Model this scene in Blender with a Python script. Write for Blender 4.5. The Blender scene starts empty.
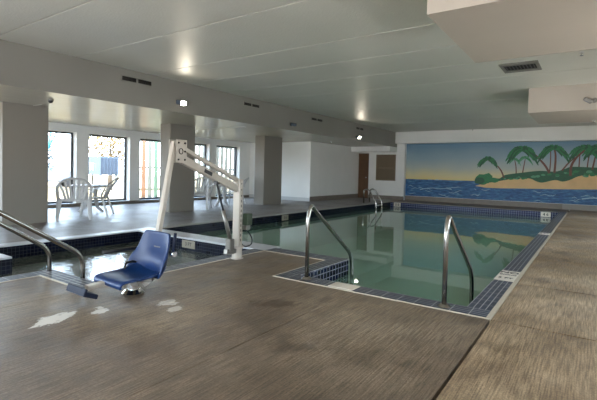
import bpy, bmesh, math, random
from mathutils import Vector, Matrix, Euler
random.seed(7)
C = bpy.context.scene.collection
V = Vector
PI = math.pi

# ------------------------------------------------------------------ materials
def new_mat(name):
    m = bpy.data.materials.new(name); m.use_nodes = True
    nt = m.node_tree; b = nt.nodes['Principled BSDF']
    return m, nt, b
def N(nt, t, **kw):
    n = nt.nodes.new(t)
    for k, v in kw.items():
        if hasattr(n, k): setattr(n, k, v)
        else: n.inputs[k].default_value = v
    return n
def L(nt, a, b): nt.links.new(a, b)
def srgb(r, g, b):
    f = lambda c: (c/255/12.92) if c/255 <= .04045 else ((c/255+.055)/1.055)**2.4
    return (f(r), f(g), f(b), 1)
def simple(name, col, rough=.5, metal=0, bump=0, bscale=60, var=0.06, spec=.5):
    m, nt, b = new_mat(name)
    co = N(nt, 'ShaderNodeTexCoord')
    no = N(nt, 'ShaderNodeTexNoise'); no.inputs['Scale'].default_value = bscale; no.inputs['Detail'].default_value = 3
    L(nt, co.outputs['Object'], no.inputs['Vector'])
    mx = N(nt, 'ShaderNodeMix', data_type='RGBA')
    mx.inputs[6].default_value = tuple(c*(1-var) for c in col[:3])+(1,)
    mx.inputs[7].default_value = tuple(min(1, c*(1+var)) for c in col[:3])+(1,)
    L(nt, no.outputs['Fac'], mx.inputs[0]); L(nt, mx.outputs[2], b.inputs['Base Color'])
    b.inputs['Roughness'].default_value = rough; b.inputs['Metallic'].default_value = metal
    b.inputs['Specular IOR Level'].default_value = spec
    if bump:
        bp = N(nt, 'ShaderNodeBump'); bp.inputs['Strength'].default_value = bump; bp.inputs['Distance'].default_value = .01
        L(nt, no.outputs['Fac'], bp.inputs['Height']); L(nt, bp.outputs['Normal'], b.inputs['Normal'])
    return m
def ramp(nt, stops):
    r = N(nt, 'ShaderNodeValToRGB'); e = r.color_ramp.elements
    while len(e) < len(stops): e.new(.5)
    for i, (p, c) in enumerate(stops): e[i].position = p; e[i].color = c
    return r

def deck_mat(name='broomed_concrete', cols=(srgb(98, 83, 68), srgb(130, 114, 96), srgb(156, 140, 120))):
    m, nt, b = new_mat(name)
    g = N(nt, 'ShaderNodeNewGeometry')
    def noise(scale, sc, detail=4, rough=.55):
        mp = N(nt, 'ShaderNodeMapping'); mp.inputs['Scale'].default_value = sc
        L(nt, g.outputs['Position'], mp.inputs['Vector'])
        n = N(nt, 'ShaderNodeTexNoise'); n.inputs['Scale'].default_value = scale; n.inputs['Detail'].default_value = detail; n.inputs['Roughness'].default_value = rough
        L(nt, mp.outputs['Vector'], n.inputs['Vector']); return n
    big = noise(.8, (1, 1, 1)); mid = noise(3.2, (1, .7, 1), 6, .65); broom = noise(1, (105, 4.0, 1), 3); fine = noise(60, (1, 1, 1), 3)
    r1 = ramp(nt, [(.30, cols[0]), (.5, cols[1]), (.72, cols[2])])
    L(nt, big.outputs['Fac'], r1.inputs['Fac'])
    r2 = ramp(nt, [(.33, (.50, .46, .42, 1)), (.50, (.92, .91, .90, 1)), (.70, (1.12, 1.12, 1.12, 1))])
    L(nt, mid.outputs['Fac'], r2.inputs['Fac'])
    mu = N(nt, 'ShaderNodeMix', data_type='RGBA', blend_type='MULTIPLY'); mu.inputs[0].default_value = .9
    L(nt, r1.outputs['Color'], mu.inputs[6]); L(nt, r2.outputs['Color'], mu.inputs[7])
    r3 = ramp(nt, [(.38, (.62, .60, .58, 1)), (.62, (1.25, 1.25, 1.25, 1))])
    L(nt, broom.outputs['Fac'], r3.inputs['Fac'])
    mu2 = N(nt, 'ShaderNodeMix', data_type='RGBA', blend_type='MULTIPLY'); mu2.inputs[0].default_value = .9
    L(nt, mu.outputs[2], mu2.inputs[6]); L(nt, r3.outputs['Color'], mu2.inputs[7])
    r4 = ramp(nt, [(.35, (.72, .71, .70, 1)), (.62, (1.22, 1.22, 1.22, 1))]); fine2 = noise(95, (1, .6, 1), 4, .7)
    L(nt, fine2.outputs['Fac'], r4.inputs['Fac'])
    mu3 = N(nt, 'ShaderNodeMix', data_type='RGBA', blend_type='MULTIPLY'); mu3.inputs[0].default_value = 1
    L(nt, mu2.outputs[2], mu3.inputs[6]); L(nt, r4.outputs['Color'], mu3.inputs[7])
    cur = mu3.outputs[2]
    # stains and dried pool water marks, each with its own place and shape
    rough_cur = None
    sep = N(nt, 'ShaderNodeSeparateXYZ'); L(nt, g.outputs['Position'], sep.inputs[0])
    warp = noise(11, (1.0, .55, 1), 4, .7)
    def blob(cx, cy, ax, ay, ang, col, lo, hi, amt):
        nonlocal cur
        mp = N(nt, 'ShaderNodeMapping', vector_type='TEXTURE')
        mp.inputs['Location'].default_value = (cx, cy, 0); mp.inputs['Rotation'].default_value = (0, 0, ang); mp.inputs['Scale'].default_value = (ax, ay, 1e3)
        L(nt, g.outputs['Position'], mp.inputs['Vector'])
        ln = N(nt, 'ShaderNodeVectorMath', operation='LENGTH'); L(nt, mp.outputs['Vector'], ln.inputs[0])
        ma = N(nt, 'ShaderNodeMath', operation='MULTIPLY_ADD'); ma.inputs[1].default_value = 3.4; ma.inputs[2].default_value = -1.7
        L(nt, warp.outputs['Fac'], ma.inputs[0])
        ad = N(nt, 'ShaderNodeMath', operation='ADD'); L(nt, ln.outputs['Value'], ad.inputs[0]); L(nt, ma.outputs[0], ad.inputs[1])
        mr = N(nt, 'ShaderNodeMapRange'); mr.inputs['From Min'].default_value = hi; mr.inputs['From Max'].default_value = lo; mr.inputs['To Max'].default_value = amt
        L(nt, ad.outputs[0], mr.inputs['Value'])
        mx = N(nt, 'ShaderNodeMix', data_type='RGBA'); L(nt, mr.outputs[0], mx.inputs[0]); L(nt, cur, mx.inputs[6]); mx.inputs[7].default_value = col
        cur = mx.outputs[2]; return mr
    wht = srgb(232, 226, 216); brn = srgb(72, 52, 38); dk = srgb(84, 70, 60)
    blob(-3.39, 1.64, .10, .17, .3, wht, .75, .95, .85)
    blob(-3.30, 1.95, .07, .11, .4, wht, .75, .95, .75)
    blob(-3.05, 2.45, .10, .10, .3, wht, .75, .95, .75)
    blob(-2.86, 2.36, .06, .09, .3, wht, .75, .95, .55)
    blob(-2.28, 3.02, .11, .22, -.9, brn, .6, 1.1, .75)
    blob(-1.62, 2.35, .08, .22, -.9, dk, .5, 1.1, .6)
    blob(-3.35, 2.5, .35, .32, 0, brn, .4, 1.2, .55)
    blob(-2.3, 1.7, .5, .9, -.3, dk, .3, 1.3, .35)
    blob(-9.0, 4.55, .7, .7, 0, brn, .3, 1.2, .6)
    blob(-10.2, 4.2, .7, .9, 0, brn, .3, 1.2, .4)
    blob(-4.6, 1.2, .5, .5, 0, brn, .3, 1.2, .4)
    for bx, by, s in ((-.35, 7.9, .12), (-.45, 5.6, .1), (-.28, 7.2, .07), (-.2, 9.9, .15), (-3.3, 4.2, .12), (-2.0, 3.4, .07), (-3.7, 3.9, .1)):
        blob(bx, by, s, s*2, 0, dk, .4, 1.2, .55)
    L(nt, cur, b.inputs['Base Color'])
    rr = N(nt, 'ShaderNodeMapRange'); rr.inputs['From Min'].default_value = .35; rr.inputs['From Max'].default_value = .65
    rr.inputs['To Min'].default_value = .36; rr.inputs['To Max'].default_value = .60
    L(nt, mid.outputs['Fac'], rr.inputs['Value']); L(nt, rr.outputs[0], b.inputs['Roughness'])
    ab = N(nt, 'ShaderNodeMath', operation='ADD'); L(nt, broom.outputs['Fac'], ab.inputs[0]); L(nt, fine.outputs['Fac'], ab.inputs[1])
    bp = N(nt, 'ShaderNodeBump'); bp.inputs['Strength'].default_value = .35; bp.inputs['Distance'].default_value = .004
    L(nt, ab.outputs[0], bp.inputs['Height']); L(nt, bp.outputs['Normal'], b.inputs['Normal'])
    return m

def paint(name, col, rough, bscale, bstr, dist=.004, spec=.5, stretch=None):
    m, nt, b = new_mat(name)
    g = N(nt, 'ShaderNodeNewGeometry')
    n = N(nt, 'ShaderNodeTexNoise'); n.inputs['Scale'].default_value = bscale; n.inputs['Detail'].default_value = 4
    mp = N(nt, 'ShaderNodeMapping'); mp.inputs['Scale'].default_value = stretch or (1, 1, 1)
    L(nt, g.outputs['Position'], mp.inputs[0]); L(nt, mp.outputs[0], n.inputs['Vector'])
    n2 = N(nt, 'ShaderNodeTexNoise'); n2.inputs['Scale'].default_value = .7; n2.inputs['Detail'].default_value = 4
    L(nt, g.outputs['Position'], n2.inputs['Vector'])
    r = ramp(nt, [(.3, tuple(c*.90 for c in col[:3])+(1,)), (.7, col)])
    L(nt, n2.outputs['Fac'], r.inputs['Fac']); L(nt, r.outputs['Color'], b.inputs['Base Color'])
    b.inputs['Roughness'].default_value = rough; b.inputs['Specular IOR Level'].default_value = spec
    bp = N(nt, 'ShaderNodeBump'); bp.inputs['Strength'].default_value = bstr; bp.inputs['Distance'].default_value = dist
    L(nt, n.outputs['Fac'], bp.inputs['Height']); L(nt, bp.outputs['Normal'], b.inputs['Normal'])
    return m

def tile_mat(name, c1, c2, grout, w, h, mortar=.003, rough=.18, offs=0, bias=0, spec=.5):
    m, nt, b = new_mat(name); b.inputs['Specular IOR Level'].default_value = spec
    uv = N(nt, 'ShaderNodeUVMap')
    br = N(nt, 'ShaderNodeTexBrick'); br.offset = offs; br.squash = 1
    br.inputs['Color1'].default_value = c1; br.inputs['Color2'].default_value = c2; br.inputs['Mortar'].default_value = grout
    br.inputs['Scale'].default_value = 1; br.inputs['Mortar Size'].default_value = mortar; br.inputs['Mortar Smooth'].default_value = .1
    br.inputs['Bias'].default_value = bias; br.inputs['Brick Width'].default_value = w; br.inputs['Row Height'].default_value = h
    L(nt, uv.outputs[0], br.inputs['Vector']); L(nt, br.outputs['Color'], b.inputs['Base Color'])
    mr = N(nt, 'ShaderNodeMapRange'); mr.inputs['To Min'].default_value = rough; mr.inputs['To Max'].default_value = .8
    L(nt, br.outputs['Fac'], mr.inputs['Value']); L(nt, mr.outputs[0], b.inputs['Roughness'])
    bp = N(nt, 'ShaderNodeBump', invert=True); bp.inputs['Strength'].default_value = .4; bp.inputs['Distance'].default_value = .003
    L(nt, br.outputs['Fac'], bp.inputs['Height']); L(nt, bp.outputs['Normal'], b.inputs['Normal'])
    return m

def water_mat(name, tint, bscale, bstr, dist, detail=3, murk=(.30, .56, .45, 1), mf=.35):
    m = bpy.data.materials.new(name); m.use_nodes = True; nt = m.node_tree; nt.nodes.clear()
    out = N(nt, 'ShaderNodeOutputMaterial'); mx = N(nt, 'ShaderNodeMixShader')
    tr = N(nt, 'ShaderNodeBsdfTransparent'); tr.inputs['Color'].default_value = tint
    gl = N(nt, 'ShaderNodeBsdfGlossy'); gl.inputs['Roughness'].default_value = .02; gl.inputs['Color'].default_value = (1, 1, 1, 1)
    fr = N(nt, 'ShaderNodeFresnel'); fr.inputs['IOR'].default_value = 1.33
    g = N(nt, 'ShaderNodeNewGeometry')
    n = N(nt, 'ShaderNodeTexNoise'); n.inputs['Scale'].default_value = bscale; n.inputs['Detail'].default_value = detail
    L(nt, g.outputs['Position'], n.inputs['Vector'])
    bp = N(nt, 'ShaderNodeBump'); bp.inputs['Strength'].default_value = bstr; bp.inputs['Distance'].default_value = dist
    L(nt, n.outputs['Fac'], bp.inputs['Height'])
    L(nt, bp.outputs['Normal'], gl.inputs['Normal']); L(nt, bp.outputs['Normal'], fr.inputs['Normal'])
    df = N(nt, 'ShaderNodeBsdfDiffuse'); df.inputs['Color'].default_value = murk; m2 = N(nt, 'ShaderNodeMixShader'); m2.inputs[0].default_value = mf
    L(nt, tr.outputs[0], m2.inputs[1]); L(nt, df.outputs[0], m2.inputs[2])
    L(nt, fr.outputs[0], mx.inputs[0]); L(nt, m2.outputs[0], mx.inputs[1]); L(nt, gl.outputs[0], mx.inputs[2])
    L(nt, mx.outputs[0], out.inputs['Surface'])
    return m

def glass_mat():
    m = bpy.data.materials.new('window_glass'); m.use_nodes = True; nt = m.node_tree; nt.nodes.clear()
    out = N(nt, 'ShaderNodeOutputMaterial'); mx = N(nt, 'ShaderNodeMixShader')
    tr = N(nt, 'ShaderNodeBsdfTransparent'); tr.inputs['Color'].default_value = (.94, .96, .97, 1)
    gl = N(nt, 'ShaderNodeBsdfGlossy'); gl.inputs['Roughness'].default_value = .01
    fr = N(nt, 'ShaderNodeFresnel'); fr.inputs['IOR'].default_value = 1.45
    n = N(nt, 'ShaderNodeTexNoise'); n.inputs['Scale'].default_value = 2
    mt = N(nt, 'ShaderNodeMath', operation='MULTIPLY'); mt.inputs[1].default_value = .7
    L(nt, fr.outputs[0], mt.inputs[0])
    L(nt, mt.outputs[0], mx.inputs[0]); L(nt, tr.outputs[0], mx.inputs[1]); L(nt, gl.outputs[0], mx.inputs[2]); L(nt, mx.outputs[0], out.inputs['Surface'])
    return m

def emit(name, col, s):
    m, nt, b = new_mat(name)
    b.inputs['Base Color'].default_value = (.8, .8, .8, 1)
    b.inputs['Emission Color'].default_value = col; b.inputs['Emission Strength'].default_value = s
    return m

M = {}
M['deck'] = deck_mat()
M['deck_back'] = deck_mat('concrete_sky_tint', (srgb(112, 106, 102), srgb(134, 129, 126), srgb(152, 148, 146)))  # same deck concrete, with blue sky light painted in as greyer colour
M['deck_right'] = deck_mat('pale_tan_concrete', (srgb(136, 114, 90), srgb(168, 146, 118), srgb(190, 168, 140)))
M['wall'] = paint('painted_block_wall', srgb(238, 237, 232), .55, 30, .25)
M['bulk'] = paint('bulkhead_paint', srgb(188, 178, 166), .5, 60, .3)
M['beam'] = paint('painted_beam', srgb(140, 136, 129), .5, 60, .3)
M['ceiling'] = paint('textured_gloss_ceiling', srgb(214, 213, 204), .42, 36, .7, .006, .6)
M['soffit'] = paint('gloss_soffit_paint', srgb(196, 192, 180), .27, 5, .25, .02, .5)
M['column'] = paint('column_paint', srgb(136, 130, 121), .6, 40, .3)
M['joint'] = simple('joint_filler', srgb(48, 44, 40), .8)
M['ceil_joint'] = simple('ceiling_joint_shadow', srgb(92, 92, 90), .7)
M['base'] = simple('baseboard_tile', srgb(122, 112, 100), .45, var=.25, bscale=6)
M['dark_tile'] = tile_mat('navy_waterline_tile', srgb(8, 11, 24), srgb(15, 20, 38), srgb(46, 48, 54), .052, .052, .003, .2, spec=.12)
M['blue_tile'] = tile_mat('blue_waterline_tile', srgb(12, 20, 62), srgb(20, 30, 80), srgb(140, 146, 162), .075, .075, .006, .25, spec=.1)
M['entry_tile'] = tile_mat('navy_entry_tile', srgb(10, 14, 34), srgb(22, 30, 58), srgb(130, 134, 142), .075, .075, .005, .2, spec=.15)
M['coping'] = tile_mat('slate_blue_coping_tile', srgb(38, 45, 62), srgb(54, 62, 80), srgb(176, 176, 174), .16, .05, .004, .42, spec=.35)
M['cream'] = simple('cream_edge_strip', srgb(198, 186, 166), .5, var=.12)
M['marker'] = simple('white_depth_tile', srgb(226, 216, 200), .3)
M['ink'] = simple('black_lettering', srgb(34, 32, 34), .5)
M['basin'] = paint('pool_plaster', srgb(214, 236, 218), .7, 5, .1)
M['spa_basin'] = paint('spa_plaster', srgb(120, 128, 112), .7, 5, .1)
M['water'] = water_mat('pool_water', (.86, .96, .90, 1), 2.2, .08, .01, 3, (.33, .62, .48, 1), .36)
M['spa_water'] = water_mat('spa_water', (.66, .74, .68, 1), 14, .5, .010, 3, (.36, .42, .34, 1), .2)
M['steel'] = simple('stainless_steel', srgb(160, 156, 150), .2, 1, bscale=20, var=.04)
M['lift_white'] = simple('off_white_powder_coat', srgb(188, 180, 168), .38, bscale=15)
M['blue_plastic'] = simple('navy_blue_moulded_plastic', srgb(2, 42, 90), .38, bscale=20)
M['blue_dark'] = simple('dark_navy_plastic', srgb(10, 20, 42), .6, spec=.3)
M['black'] = simple('black_plastic', srgb(24, 24, 26), .4)
M['grey_metal'] = simple('grey_actuator_metal', srgb(128, 124, 118), .35, .6)
M['chrome'] = simple('chrome', srgb(220, 220, 220), .12, 1)
M['green_box'] = simple('green_battery_box', srgb(48, 62, 40), .5)
M['white_plastic'] = simple('white_resin_plastic', srgb(196, 196, 196), .4)
M['frame'] = simple('dark_bronze_window_frame', srgb(48, 50, 56), .4)
M['reveal'] = paint('window_reveal_paint', srgb(226, 228, 230), .5, 30, .1)
M['glass'] = glass_mat()
M['wood'] = simple('brown_wood_door', srgb(92, 62, 34), .5, bscale=6, var=.3)
M['louver'] = simple('brown_louver', srgb(132, 116, 94), .5)
M['vent_dark'] = simple('vent_shadow_black', srgb(20, 18, 18), .8)
M['vent'] = simple('vent_grey', srgb(120, 118, 112), .5)
M['lamp'] = emit('lit_lamp_lens', (1, .90, .72, 1), 30)
M['grass'] = simple('dry_sunlit_grass', srgb(122, 98, 56), .9, bscale=2, var=.3)
M['pave'] = simple('pale_paving', srgb(160, 148, 144), .9, bscale=2, var=.1)
M['fence_w'] = simple('pale_fence_board', srgb(86, 86, 76), .7)
M['fence_o'] = simple('orange_painted_post', srgb(104, 72, 48), .7)
M['fence_g'] = simple('pale_green_post', srgb(70, 90, 72), .7)
M['shed'] = simple('blue_grey_cladding', srgb(58, 68, 80), .6)
M['shed_dark'] = simple('dark_louvre', srgb(34, 42, 54), .6)
M['leaf_y'] = simple('autumn_leaves', srgb(116, 94, 54), .8, bscale=3, var=.3)
M['leaf_b'] = simple('grey_green_leaves', srgb(74, 86, 92), .8, bscale=3, var=.3)
M['bark'] = simple('bark', srgb(76, 66, 56), .9)
M['pole'] = simple('galvanised_pole', srgb(120, 124, 130), .5)
M['cyan'] = simple('pale_cyan_metal', srgb(40, 110, 120), .5)
M['car'] = simple('silver_car_paint', srgb(96, 106, 124), .3)
M['stain'] = simple('concrete_grey', srgb(150, 146, 138), .8)

# ------------------------------------------------------------------ mesh helpers
def obj(name, bm, mats, parent=None, loc=None, smooth=False, rot=None):
    me = bpy.data.meshes.new(name)
    bmesh.ops.recalc_face_normals(bm, faces=bm.faces)
    if smooth:
        for f in bm.faces: f.smooth = True
    bm.to_mesh(me); bm.free()
    for m in (mats if isinstance(mats, (list, tuple)) else [mats]): me.materials.append(m)
    o = bpy.data.objects.new(name, me); C.objects.link(o)
    if parent: o.parent = parent
    if loc is not None: o.location = loc
    if rot is not None: o.rotation_euler = rot
    return o
class BM:
    """plain wrapper: a bmesh with a uv layer"""
    def __init__(s): s.b = bmesh.new(); s.uv = s.b.loops.layers.uv.new('UVMap')
def nb(): return bmesh.new()
def box(bm, x0, x1, y0, y1, z0, z1, mi=0):
    vs = [bm.verts.new((x, y, z)) for z in (z0, z1) for y in (y0, y1) for x in (x0, x1)]
    for q in ((0, 2, 3, 1), (4, 5, 7, 6), (0, 1, 5, 4), (2, 6, 7, 3), (0, 4, 6, 2), (1, 3, 7, 5)):
        f = bm.faces.new([vs[i] for i in q]); f.material_index = mi
    return vs
def obox(bm, c, sx, sy, sz, mat=None, mi=0):
    vs = box(bm, -sx/2, sx/2, -sy/2, sy/2, -sz/2, sz/2, mi)
    T = Matrix.Translation(V(c)) @ (mat.to_4x4() if mat is not None else Matrix.Identity(4))
    for v in vs: v.co = T @ v.co
    return vs
def sweep(bm, pts, ru, rv=None, up=(0, 0, 1), seg=10, square=False, mi=0, cap=True):
    pts = [V(p) for p in pts]; n = len(pts)
    ru = ru if isinstance(ru, (list, tuple)) else [ru]*n
    rv = ru if rv is None else (rv if isinstance(rv, (list, tuple)) else [rv]*n)
    rings = []; u = None
    for i in range(n):
        t = (pts[min(i+1, n-1)]-pts[max(i-1, 0)]).normalized()
        if u is None:
            a = V(up)
            if abs(a.dot(t)) > .95: a = V((1, 0, 0))
            u = (a - t*a.dot(t)).normalized()
        else: u = (u - t*u.dot(t)).normalized()
        w = t.cross(u)
        ring = []
        if square: offs = [(1, 1), (-1, 1), (-1, -1), (1, -1)]
        else: offs = [(math.cos(2*PI*k/seg), math.sin(2*PI*k/seg)) for k in range(seg)]
        for a_, b_ in offs: ring.append(bm.verts.new(pts[i]+u*a_*ru[i]+w*b_*rv[i]))
        rings.append(ring)
    m = len(rings[0])
    for i in range(n-1):
        for k in range(m):
            f = bm.faces.new((rings[i][k], rings[i][(k+1) % m], rings[i+1][(k+1) % m], rings[i+1][k])); f.material_index = mi
            if not square: f.smooth = True
    if cap:
        for r in (rings[0][::-1], rings[-1]):
            f = bm.faces.new(r); f.material_index = mi
def rounded(pts, r=.08, n=6):
    pts = [V(p) for p in pts]; out = [pts[0]]
    for i in range(1, len(pts)-1):
        a, b, c = pts[i-1], pts[i], pts[i+1]
        d1 = (a-b); d2 = (c-b); rr = min(r, d1.length*.48, d2.length*.48)
        p = b+d1.normalized()*rr; q = b+d2.normalized()*rr
        for k in range(n+1):
            t = k/n; out.append(p*(1-t)**2+b*2*t*(1-t)+q*t*t)
    out.append(pts[-1]); return out
def disc(bm, c, r, h, axis='Z', seg=20, r2=None):
    R = {'Z': Matrix.Identity(3), 'X': Euler((0, PI/2, 0)).to_matrix(), 'Y': Euler((-PI/2, 0, 0)).to_matrix()}[axis]
    r2 = r if r2 is None else r2
    a = [bm.verts.new(V(c)+R @ V((r*math.cos(2*PI*k/seg), r*math.sin(2*PI*k/seg), 0))) for k in range(seg)]
    b = [bm.verts.new(V(c)+R @ V((r2*math.cos(2*PI*k/seg), r2*math.sin(2*PI*k/seg), h))) for k in range(seg)]
    for k in range(seg): bm.faces.new((a[k], a[(k+1) % seg], b[(k+1) % seg], b[k]))
    bm.faces.new(a[::-1]); bm.faces.new(b)
def uvquad(bm, uv, pts, uvs, mi=0):
    f = bm.faces.new([bm.verts.new(p) for p in pts]); f.material_index = mi
    for l, t in zip(f.loops, uvs): l[uv].uv = t
def bevel(o, w=.01, s=2):
    m = o.modifiers.new('bevel', 'BEVEL'); m.width = w; m.segments = s; m.limit_method = 'ANGLE'
def tag(o, label=None, cat=None, group=None, kind=None):
    if label: o['label'] = label
    if cat: o['category'] = cat
    if group: o['group'] = group
    if kind: o['kind'] = kind
    return o
def thing(name, label, cat, loc=(0, 0, 0), rz=0, group=None):
    o = bpy.data.objects.new(name, None); C.objects.link(o); o.location = loc; o.rotation_euler = (0, 0, rz)
    return tag(o, label, cat, group)
def struct(name, bm, m, label=None, parent=None):
    o = obj(name, bm, m, parent)
    if not parent: tag(o, label, kind='structure')
    return o
def boxes(name, lst, m, label=None, kind='structure'):
    bm = nb()
    for b in lst: box(bm, *b)
    o = obj(name, bm, m)
    return tag(o, label, kind=kind)
def copy_thing(root, loc, rz, label, group):
    r = root.copy(); C.objects.link(r); r.location = loc; r.rotation_euler = (0, 0, rz); r['label'] = label
    if group: r['group'] = group
    for ch in list(root.children):
        c = ch.copy(); C.objects.link(c); c.parent = r
        for g in list(ch.children):
            d = g.copy(); C.objects.link(d); d.parent = c
    return r
def text_faces(s, size):
    cu = bpy.data.curves.new('t', 'FONT'); cu.body = s; cu.size = size; cu.align_x = 'CENTER'; cu.align_y = 'CENTER'; cu.extrude = .0008; cu.offset = size*.02
    t = bpy.data.objects.new('t', cu); C.objects.link(t)
    dg = bpy.context.evaluated_depsgraph_get(); me = bpy.data.meshes.new_from_object(t.evaluated_get(dg))
    bpy.data.objects.remove(t); return me
def text(name, s, size, loc, rot, m, parent, label=None):
    me = text_faces(s, size); me.materials.clear(); me.materials.append(m)
    o = bpy.data.objects.new(name, me); C.objects.link(o); o.parent = parent; o.location = loc; o.rotation_euler = rot
    if label: o['label'] = label
    return o

# ------------------------------------------------------------------ layout (metres; camera above the origin)
XR, YA, X1, YB, X2, YC, X3, X4 = -.69, 3.80, -2.91, 4.93, -3.97, 2.21, -4.85, -7.02   # outer edges of the coping
YF = 17.15
CW = .20
CWN = .22
ZW = -.205            # water level
XW, XB, XC = -12.46, -7.39, -9.36
ZS, ZC, ZM = 2.39, 3.06, 2.55
YM, YWALL, XRW, YBK = 18.40, 18.86, 1.5, -4.5
DIV0, DIV1 = 4.93, 5.33

# ------------------------------------------------------------------ floor: concrete slabs with open joints
slabs = []
def slab(x0, x1, y0, y1, g=.004):
    slabs.append((x0+g, x1-g, y0+g, y1-g, -.12, 0))
for y0, y1 in ((YBK, -1.2), (-1.2, 1.3), (1.3, YA-.02)): slab(XR+.044, XRW, y0, y1, .008)
for y0, y1 in ((YA-.02, 5.25), (5.25, 7.0), (7.0, 9.4), (9.4, 12.2), (12.2, 15.0), (15.0, YWALL)): slab(XR+.036, XRW, y0, y1, .008)
ysplit = []
slab(-1.93, XR+.036, YBK, YA, .004); slab(-3.97, -1.93, YBK, YA, .0015)
slab(-3.97, -2.93, YA, YB-.02, 0); slab(-3.97, XR, YF+CW, YWALL, .0)
slab(-4.85, -3.97, YBK, YC-.02, .004); 
slab(-5.05+0, -4.85, YBK, .8, .0); slab(-6.09, -5.05, YBK, .8, 0); slab(-7.22, -6.09, YBK, 2.23, 0)
slab(-7.22, -3.97, YF+CW, YWALL, 0)
for y0, y1 in ((YBK, -.5), (-.5, 3.6), (3.6, 7.6), (7.6, 11.6), (11.6, 15.2), (15.2, YWALL)):
    slab(-9.9, -7.22, y0, y1, .003); slab(XW, -9.9, y0, y1, .003)
fl = nb()
for s in slabs: box(fl, *s)
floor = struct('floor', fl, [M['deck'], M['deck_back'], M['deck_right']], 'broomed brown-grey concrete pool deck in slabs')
for p in floor.data.polygons:
    if p.center.x < -7.2: p.material_index = 1
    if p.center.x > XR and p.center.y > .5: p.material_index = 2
boxes('floor_base', [(XR-.02, XRW, YBK, YWALL, -.2, -.05), (X2-.1, XR-.02, YBK, YA-.01, -.2, -.05), (-5.1, X2-.1, YBK, .8, -.2, -.05)], M['joint'], 'dark bed seen in the open joints between deck slabs')

# ------------------------------------------------------------------ pools
def loop_parts(outer, inner, parent, vert_mats, name_bits, zt=0.0, depth=1.2, tile_h=.20):
    """outer/inner: matching CCW corner lists; inner edge is the water's edge"""
    pass
pool = thing('swimming_pool', 'long indoor swimming pool with green water and slate blue tiled edge', 'pool', (-3.9, 10.5, 0))
spa = thing('hot_tub', 'sunken spa pool with rippled water beside the poolside lift chair', 'hot tub', (-5.6, 3.6, 0))
def part(o, p):
    o.parent = p; o.matrix_parent_inverse = Matrix.Translation(-p.location); return o
def mk(name, bm, m, p): return part(obj(name, bm, m), p)
# inner corners of the main pool, clockwise seen from above starting near right
P_in = [(XR-CW, 4.02), (X1+.22, 4.02), (X1+.22, YB+.28), (X2-.02, DIV1), (X4, DIV1), (X4, YF), (XR-CW, YF)]
P_in = [(XR-CW, 4.02), (X1+.20, 4.02), (X1+.20, 5.20), (-3.95, 5.20), (-3.95, DIV1), (X4, DIV1), (X4, YF), (XR-CW, YF)]
S_in = [(-4.17, 2.42), (-5.05, 2.42), (-5.05, .8), (-6.09, .8), (-6.09, 2.43), (X4, 2.43), (X4, DIV0), (-4.17, DIV0)]
def walls(P, z0, z1, bm, uv, pick=None, off=0):
    n = len(P)
    for i in range(n):
        a, b = P[i], P[(i+1) % n]
        if pick and not pick(a, b): continue
        d = math.dist(a, b)
        uvquad(bm, uv, [(a[0], a[1], z0), (b[0], b[1], z0), (b[0], b[1], z1), (a[0], a[1], z1)], [(0, z0), (d, z0), (d, z1), (0, z1)])
def tiles(P, parent, m, pick, z1=-.02, z0=-.33):
    bm = nb(); uv = bm.loops.layers.uv.new('UVMap'); walls(P, z0, z1, bm, uv, pick); return mk('waterline_tile', bm, m, parent)
far = lambda a, b: abs(a[1]-YF) < .01 and abs(b[1]-YF) < .01
ent = lambda a, b: abs(a[0]-(X1+.2)) < .01 and abs(b[0]-(X1+.2)) < .01
t1 = tiles(P_in, pool, M['dark_tile'], lambda a, b: not far(a, b) and not ent(a, b)); t3 = tiles(P_in, pool, M['entry_tile'], ent); t3['label'] = 'square navy tiles with pale grout at the entry corner' 
t2 = tiles(P_in, pool, M['blue_tile'], far); t2['label'] = 'bright blue tile band at the far end'
tiles(S_in, spa, M['dark_tile'], None)
def basin(P, parent, m, depth, zt=-.33):
    bm = nb(); uv = bm.loops.layers.uv.new('UVMap'); walls(P, -depth, zt, bm, uv)
    f = bm.faces.new([bm.verts.new((x, y, -depth)) for x, y in P])
    return mk('basin', bm, m, parent)
basin(P_in, pool, M['basin'], 1.15); basin(S_in, spa, M['spa_basin'], .95)
# entry steps under the near handrails
bm = nb()
for k in range(3): box(bm, X1+.21, XR-CW-.01, 4.03, 4.03+.32*(3-k), -1.15, -.92+.27*k-.02)
mk('entry_steps', bm, M['basin'], pool)
def water(P, z, m, p):
    bm = nb(); bm.faces.new([bm.verts.new((x, y, z)) for x, y in P]); o = mk('water', bm, m, p)
    if o.data.polygons[0].normal.z < 0: o.data.flip_normals()
    return o
def water(P, z, m, p):
    bm = nb(); f = bm.faces.new([bm.verts.new((x, y, z)) for x, y in P[::-1]]); bm.normal_update()
    if f.normal.z < 0: f.normal_flip()
    me = bpy.data.meshes.new('water'); bm.to_mesh(me); bm.free(); me.materials.append(m)
    o = bpy.data.objects.new('water', me); C.objects.link(o); return part(o, p)
water(P_in, ZW, M['water'], pool); water(S_in, ZW-.005, M['spa_water'], spa)
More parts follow.
